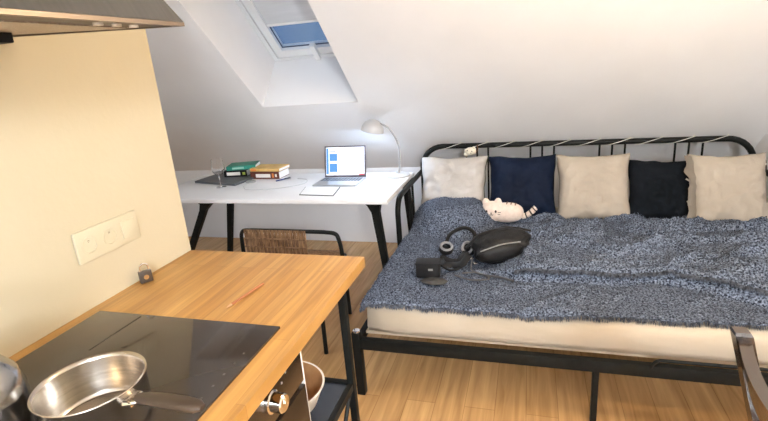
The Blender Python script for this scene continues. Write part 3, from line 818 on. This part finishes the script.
# ------------------------------------------------------------------ string lights on the headboard
sl = thing('string_lights', 'thin pale wire of string lights wound around the black headboard rail', 'string lights', (.3, BYH, hz))
b = BM(); pts = []
turns = 10
x0, x1 = BXL+.11, BXR-.14
for k in range(turns*20+1):
    t = k/(turns*20); a = -2*PI*turns*t+.4
    pts.append(V(x0+(x1-x0)*t+.035*math.sin(a), BYH+.0208*math.cos(a), hz+.0208*math.sin(a)))
tube(b, pts, .0021, 6); M_wire = mat('pale_wire', (.75, .74, .70), .4)
part('wire', b, M_wire, sl)
M_led = mat('led_bulb', (.9, .88, .8), .2)
for k in range(turns):
    a = -2*PI*turns*((k+.78)/turns)+.4; t = (k+.78)/turns
    b = BM(); blob(b, (x0+(x1-x0)*t+.03*math.sin(a), BYH+.024*math.cos(a), hz+.0245*math.sin(a)), (.0055, .0055, .0055), 1); part('led', b, M_led, sl)
# tangle hung over the right end
tg = thing('light_tangle', 'tangled dark bundle of string lights hanging on the right end of the headboard', 'string lights', (BXR-.005, 3.28, .70))
b = BM(); pts = []
for k in range(26):
    pts.append(V(BXR-.012+random.uniform(-.030, .026), 3.25+random.uniform(-.055, .04), .715+random.uniform(-.05, .055)))
tube(b, catmull(pts, 5), .0042, 6); part('wire_bundle', b, mat('dark_wire', (.03, .022, .018), .5), tg)
b = BM()
tube(b, catmull([(BXR-.02, 3.22, .70), (BXR-.018, 3.20, .62), (BXR-.012, 3.19, .52), (BXR-.016, 3.185, .43)], 6), .0026, 6)
tube(b, catmull([(BXR-.006, 3.225, .70), (BXR-.002, 3.20, .60), (BXR-.006, 3.19, .50), (BXR-.002, 3.185, .40)], 6), .0030, 6)
part('hanging_wire', b, mat('brown_wire', (.20, .12, .07), .5), tg)
for k in range(7):
    b = BM(); blob(b, (BXR-.014+random.uniform(-.032, .02), 3.19+random.uniform(-.02, .01), .715+random.uniform(-.045, .05)), (.008, .008, .010), 1); part('led', b, M_led, tg)

# small pale ornament hung over the rail
orn = thing('plush_ornament', 'small cream plush trinket tied to the headboard above the white cushion', 'ornament', (-.385, 3.325, .83))
b = BM(); OC = V(-.385, 3.325, .838)
blob(b, OC, (.040, .026, .028), 3, amp=.10); blob(b, OC+V(-.028, 0, -.02), (.018, .014, .016), 2); blob(b, OC+V(.022, 0, .020), (.014, .011, .014), 2)
part('plush_body', b, mat('ivory_plush', (.78, .72, .60), .9), orn)
b = BM()
for dx_, dz_ in ((-.018, .010), (.012, .004)): blob(b, OC+V(dx_, -.0245, dz_), (.0045, .003, .0045), 1)
tube(b, [OC+V(.0, -.026, -.006), OC+V(.010, -.0265, -.010)], .002, 5); part('face', b, M_dark, orn)
b = BM(); tube(b, catmull([OC+V(.034, .01, -.01), OC+V(.048, .006, .01), OC+V(.045, .02, .04)], 4), .005, 6); part('cord', b, mat('brown_cord', (.10, .045, .02), .7), orn)

# ------------------------------------------------------------------ plush cat
pz = H(-.15, 2.90)+.003
PCt = V(-.155, 2.905, pz)
cat = thing('plush_cat', 'cream plush cat with striped tail in front of the navy cushion', 'plush toy', tuple(PCt))
b = BM()
blob(b, PCt+V(.03, .0, .052), (.105, .062, .054), 3, sq=.85); blob(b, PCt+V(-.060, -.010, .060), (.068, .058, .058), 3, sq=.9)
for dx_ in (-.098, -.022):
    blob(b, PCt+V(dx_, -.008, .112), (.024, .016, .026), 2)
bmesh.ops.remove_doubles(b, verts=b.verts, dist=1e-5)
body = part('body', b, M_plush, cat)
body.modifiers.new('merge', 'REMESH').voxel_size = .006
body.modifiers['merge'].use_smooth_shade = True
b = BM()
for dx_ in (-.090, -.034): blob(b, PCt+V(dx_, -.066, .074), (.0065, .004, .008), 2)
blob(b, PCt+V(-.062, -.070, .066), (.005, .004, .004), 1)
tube(b, catmull([PCt+V(-.075, -.069, .058), PCt+V(-.068, -.0705, .054), PCt+V(-.062, -.071, .060), PCt+V(-.056, -.0705, .054), PCt+V(-.049, -.069, .058)], 4), .0016, 5)
for sx in (-1, 1):
    for k in (0, 1): tube(b, [PCt+V(-.062+sx*.040, -.062, .066-.010*k), PCt+V(-.062+sx*.074, -.052, .070-.016*k)], .0016, 5)
part('face', b, M_dark, cat)
b = BM()
for k in range(3): tube(b, catmull([PCt+V(.03+.026*k, -.022, .1035-.003*k), PCt+V(.032+.026*k, .0, .1070-.004*k), PCt+V(.034+.026*k, .022, .1035-.003*k)], 4), .0042, 6)
part('back_stripe', b, mat('brown_felt', (.22, .13, .09), .9), cat)
b = BM(); tl = catmull([PCt+V(.125, .0, .03), PCt+V(.155, -.004, .040), PCt+V(.185, -.006, .062), PCt+V(.205, -.006, .082)], 8)
tube(b, tl, [.016]*len(tl), 12); tq = part('tail', b, M_plush, cat)
for k in (6, 13, 20):
    b = BM(); tube(b, [tl[k], tl[k+2]], .0168, 12); part('tail_stripe', b, mat('dark_felt', (.05, .035, .025), .9), tq)

cat.scale = (.96, .96, 1.12)

# ------------------------------------------------------------------ backpack, headphones, pouch on the bed
bz_ = H(-.12, 2.34)
BP = V(-.130, 2.32, H(-.13, 2.32)+.006)
bp = thing('backpack', 'black nylon backpack lying on its side on the bedspread', 'backpack', tuple(BP))
Mb_ = Matrix.Rotation(R(22), 3, 'Z') @ Matrix.Rotation(R(-8), 3, 'Y')
b = BM(); blob(b, BP+V(.0, .0, .060), (.140, .105, .072), 4, M=Mb_, amp=.14, fr=7, sq=.72); bb = part('pack_body', b, M_backpack, bp)
def bl(x, y, z): return BP+V(0, 0, .060)+Mb_ @ V(x, y, z)
b = BM(); blob(b, bl(-.03, -.075, .002), (.115, .042, .046), 3, M=Mb_, amp=.08, sq=.8); pk_ = part('front_pocket', b, M_backpack, bp)
b = BM(); tube(b, catmull([bl(-.13, -.098, .035), bl(-.03, -.108, .050), bl(.07, -.098, .035)], 6), .0035, 6); part('zip', b, M_strap, pk_)
b = BM(); tube(b, catmull([bl(-.17, .02, .02), bl(-.08, .03, .068), bl(.06, .02, .070), bl(.16, .0, .035)], 8), .012, 8, flat=.35); part('top_seam', b, M_blackm, bb)
for off in (0, .045):
    b = BM(); q = [bl(-.175, -.03+off, .0), bl(-.22, -.06+off, -.02)]
    s1 = V(-.335-.02, 2.20+off, 0); s2 = V(-.40, 2.20+off*1.4, 0); s3 = V(-.43, 2.26+off, 0)
    for s_ in (s1, s2, s3): s_.z = H(s_.x, s_.y)+.014; q.append(s_)
    tube(b, catmull(q, 6), .021, 8, flat=.30); part('shoulder_strap', b, M_blackm, bp)
b = BM()
q = [bl(-.17, -.07, -.01)]
for x, y in ((-.26, 2.17), (-.20, 2.12), (-.12, 2.09), (-.06, 2.06)): q.append(V(x, y, H(x, y)+.012))
tube(b, catmull(q, 6), .0075, 6, flat=.45)
q = [V(x, y, H(x, y)+.012) for x, y in ((-.33, 2.10), (-.25, 2.06), (-.17, 2.08), (-.22, 2.14), (-.30, 2.13))]
tube(b, catmull(q, 6), .0042, 6)
part('webbing_strap', b, mat('light_webbing', (.07, .07, .075), .6), bp)
for x, y in ((-.30, 2.235), (-.245, 2.19), (-.27, 2.26)):
    b = BM(); box(b, (x, y, H(x, y)+.032), (.026, .018, .010), rz=random.random()*3, bev=.002); part('buckle', b, M_chrome, bp)

HP = V(-.345, 2.42, H(-.345, 2.42)+.002)
hp = thing('headphones', 'black over-ear headphones with pale ear cup lying beside the backpack', 'headphones', tuple(HP))
def cup(c, rot):
    b = BM(); Mr = rot.to_4x4()
    lathe(b, [(0, -.012), (.030, -.012), (.037, -.004), (.038, .010), (.034, .018), (.024, .021)], c, 28, M=Mr); o = part('ear_cup', b, M_blackm, hp)
    b = BM(); lathe(b, [(.024, .020), (.033, .020), (.036, .025), (.030, .031), (.023, .027), (.022, .020)], c, 28, M=Mr); part('ear_pad', b, mat('pale_ear_pad', (.20, .20, .21), .6), o)
r1_ = Matrix.Rotation(R(22), 3, 'X') @ Matrix.Rotation(R(10), 3, 'Y')
c1 = HP+V(-.065, -.075, .040); c2 = HP+V(.055, -.055, .043)
cup(c1, r1_); cup(c2, Matrix.Rotation(R(60), 3, 'X') @ Matrix.Rotation(R(-25), 3, 'Y'))
b = BM(); tube(b, catmull([c1+V(-.01, .03, .012), HP+V(-.05, .0, .10), HP+V(.02, .03, .125), HP+V(.075, .01, .10), c2+V(.012, .03, .012)], 8), .010, 8, flat=1.0); part('headband', b, M_blackm, hp)

MP = V(-.455, 2.09, H(-.455, 2.09)+.003)
mp_ = thing('camera_pouch', 'small boxy black pouch with strap near the left edge of the bed', 'pouch', tuple(MP))
Mz = Matrix.Rotation(R(6), 4, 'Z')
b = BM(); box(b, MP+V(0, 0, .038), (.115, .07, .072), rz=R(6), bev=.012, seg=3); pb_ = part('pouch_body', b, M_backpack, mp_)
b = BM(); box(b, MP+V(.003, -.004, .0755), (.119, .074, .010), rz=R(6), bev=.004); part('pouch_lid', b, M_blackm, mp_)
b = BM(); box(b, MP+V(.018, -.037, .048), (.022, .004, .010), rz=R(6), bev=.001); part('logo_badge', b, M_strap, pb_)
b = BM()
q = [MP+V(.055, .015, .05)]
for x, y in ((-.37, 2.15), (-.33, 2.16), (-.30, 2.22)): q.append(V(x, y, H(x, y)+.016))
tube(b, catmull(q, 6), .018, 8, flat=.3); part('pouch_strap', b, M_blackm, mp_)
SD_ = V(-.415, 2.01, H(-.415, 2.01)+.004)
b = BM(); blob(b, SD_+V(0, 0, .012), (.062, .036, .012), 3, amp=.12)
single('cloth_bag', b, noisy('charcoal_cloth', (.025, .025, .027), (.045, .045, .045), (30, 30, 30), .8, .3), tuple(SD_), 'flat charcoal cloth case in front of the black pouch on the bed', 'case')

# ------------------------------------------------------------------ dark wooden chair in the lower right corner
wc = thing('wooden_chair', 'dark wooden dining chair with curved top rail in the right foreground', 'chair', (.75, .86, 0))
CXp, CYp, ZP, LEAN = .447, 1.10, .853, .27
def back_x(z): return CXp+LEAN*(ZP-max(z, .45))-.10*max(0, .45-z)
for y in (CYp, .64):
    b = BM(); rings = []
    for z in (0, .25, .45, .6, .75, .846, ZP):
        x = back_x(z); w_ = .017 if z < ZP else .0145
        rings.append([b.verts.new((x+sx*w_, y+sy*w_, z)) for sx, sy in ((-1, -1), (1, -1), (1, 1), (-1, 1))])
    for a, c in zip(rings[:-1], rings[1:]):
        for k in range(4): b.faces.new((a[k], a[(k+1) % 4], c[(k+1) % 4], c[k]))
    b.faces.new(rings[0][::-1]); b.faces.new(rings[-1]); part('back_post', b, M_dkwood, wc, smooth=False)
def rail(z0, z1, bow, tk, name):
    b = BM(); n = 20; rings = []
    for k in range(n+1):
        t = k/n; y = CYp-.012+(.652-CYp+.012)*t; x = -bow*math.sin(PI*t)
        dxdt = -bow*PI*math.cos(PI*t)/(.652-CYp); nx_, ny_ = 1/math.hypot(1, dxdt), -dxdt/math.hypot(1, dxdt)
        rings.append([b.verts.new((back_x(z)+.001+x+sx*nx_*tk/2, y+sx*ny_*tk/2, z)) for sx, z in ((-1, z0), (1, z0), (1, z1), (-1, z1))])
    for a, c in zip(rings[:-1], rings[1:]):
        for k in range(4): b.faces.new((a[k], a[(k+1) % 4], c[(k+1) % 4], c[k]))
    b.faces.new(rings[0][::-1]); b.faces.new(rings[-1]); part(name, b, M_dkwood, wc)
rail(.765, .838, .036, .024, 'top_rail'); rail(.58, .62, .03, .02, 'middle_rail')
b = BM(); box2(b, (.575, .635, .435), (.98, 1.105, .462), bev=.008); part('seat', b, M_dkwood, wc)
for y in (.66, 1.08):
    b = BM(); box2(b, (.93, y-.017, 0), (.964, y+.017, .435), bev=.003); part('front_leg', b, M_dkwood, wc)
b = BM(); box2(b, (.57, .655, .385), (.95, .672, .434)); box2(b, (.57, 1.07, .385), (.95, 1.087, .434)); box2(b, (.938, .66, .385), (.956, 1.08, .434)); part('seat_apron', b, M_dkwood, wc)

# ------------------------------------------------------------------ lights
def area(name, loc, target, size, power, col, shape='DISK', spread=180):
    l = bpy.data.lights.new(name, 'AREA'); l.shape = shape; l.size = size; l.energy = power; l.color = col; l.spread = R(spread)
    o = bpy.data.objects.new(name, l); C.objects.link(o); o.location = loc
    o.rotation_euler = (Vector(target)-Vector(loc)).to_track_quat('-Z', 'Y').to_euler(); return o
def point(name, loc, power, col, rad):
    l = bpy.data.lights.new(name, 'POINT'); l.energy = power; l.color = col; l.shadow_soft_size = rad
    o = bpy.data.objects.new(name, l); C.objects.link(o); o.location = loc; return o
point('pendant_light', (.50, 1.38, 1.80), 30, (1.0, .75, .46), .13)
point('rear_fill', (1.12, -2.2, 2.2), 215, (.90, .95, 1.0), .20)  # unseen fill added behind the camera to brighten the slope
point('left_slope_fill', (-2.25, .75, 2.15), 24, (.76, .87, 1.0), .15)  # fill added behind the partition to lift the left of the slope
l = bpy.data.lights.new('desk_lamp_light', 'POINT'); l.energy = 7; l.color = (.62, .78, 1.0); l.shadow_soft_size = .012
o = bpy.data.objects.new('desk_lamp_light', l); C.objects.link(o); o.location = (-.996, LY, 1.062)

w = bpy.data.worlds.new('dusk'); scene.world = w; w.use_nodes = True
nt = w.node_tree; bg = nt.nodes['Background']
tc = nt.nodes.new('ShaderNodeTexCoord'); nz = nt.nodes.new('ShaderNodeTexNoise'); nz.inputs['Scale'].default_value = 4
cr = nt.nodes.new('ShaderNodeValToRGB')
cr.color_ramp.elements[0].color = (.05, .16, .42, 1); cr.color_ramp.elements[1].color = (.20, .31, .50, 1)
cr.color_ramp.elements[0].position = .35; cr.color_ramp.elements[1].position = .65
nt.links.new(tc.outputs['Generated'], nz.inputs['Vector']); nt.links.new(nz.outputs['Fac'], cr.inputs['Fac']); nt.links.new(cr.outputs['Color'], bg.inputs['Color'])
bg.inputs['Strength'].default_value = .6

# ------------------------------------------------------------------ camera
cd = bpy.data.cameras.new('camera'); cam = bpy.data.objects.new('camera', cd); C.objects.link(cam)
cd.sensor_width = 36; cd.lens = 484.9446/768*36; cd.clip_start = .02
right = V(.95842938, .27481334, -.07675128); down = V(.01028989, -.30210644, -.95321866); fwd = V(-.28514426, .91280301, -.29237549)
m = Matrix.Identity(4)
for i in range(3):
    m[i][0] = right[i]; m[i][1] = -down[i]; m[i][2] = -fwd[i]
m[0][3], m[1][3], m[2][3] = 0, 0, 1.47
cam.matrix_world = m
scene.camera = cam

vs = scene.view_settings
vs.view_transform = 'Standard'; vs.look = 'None'; vs.gamma = 1; vs.use_curve_mapping = False
vs.exposure = 0.47
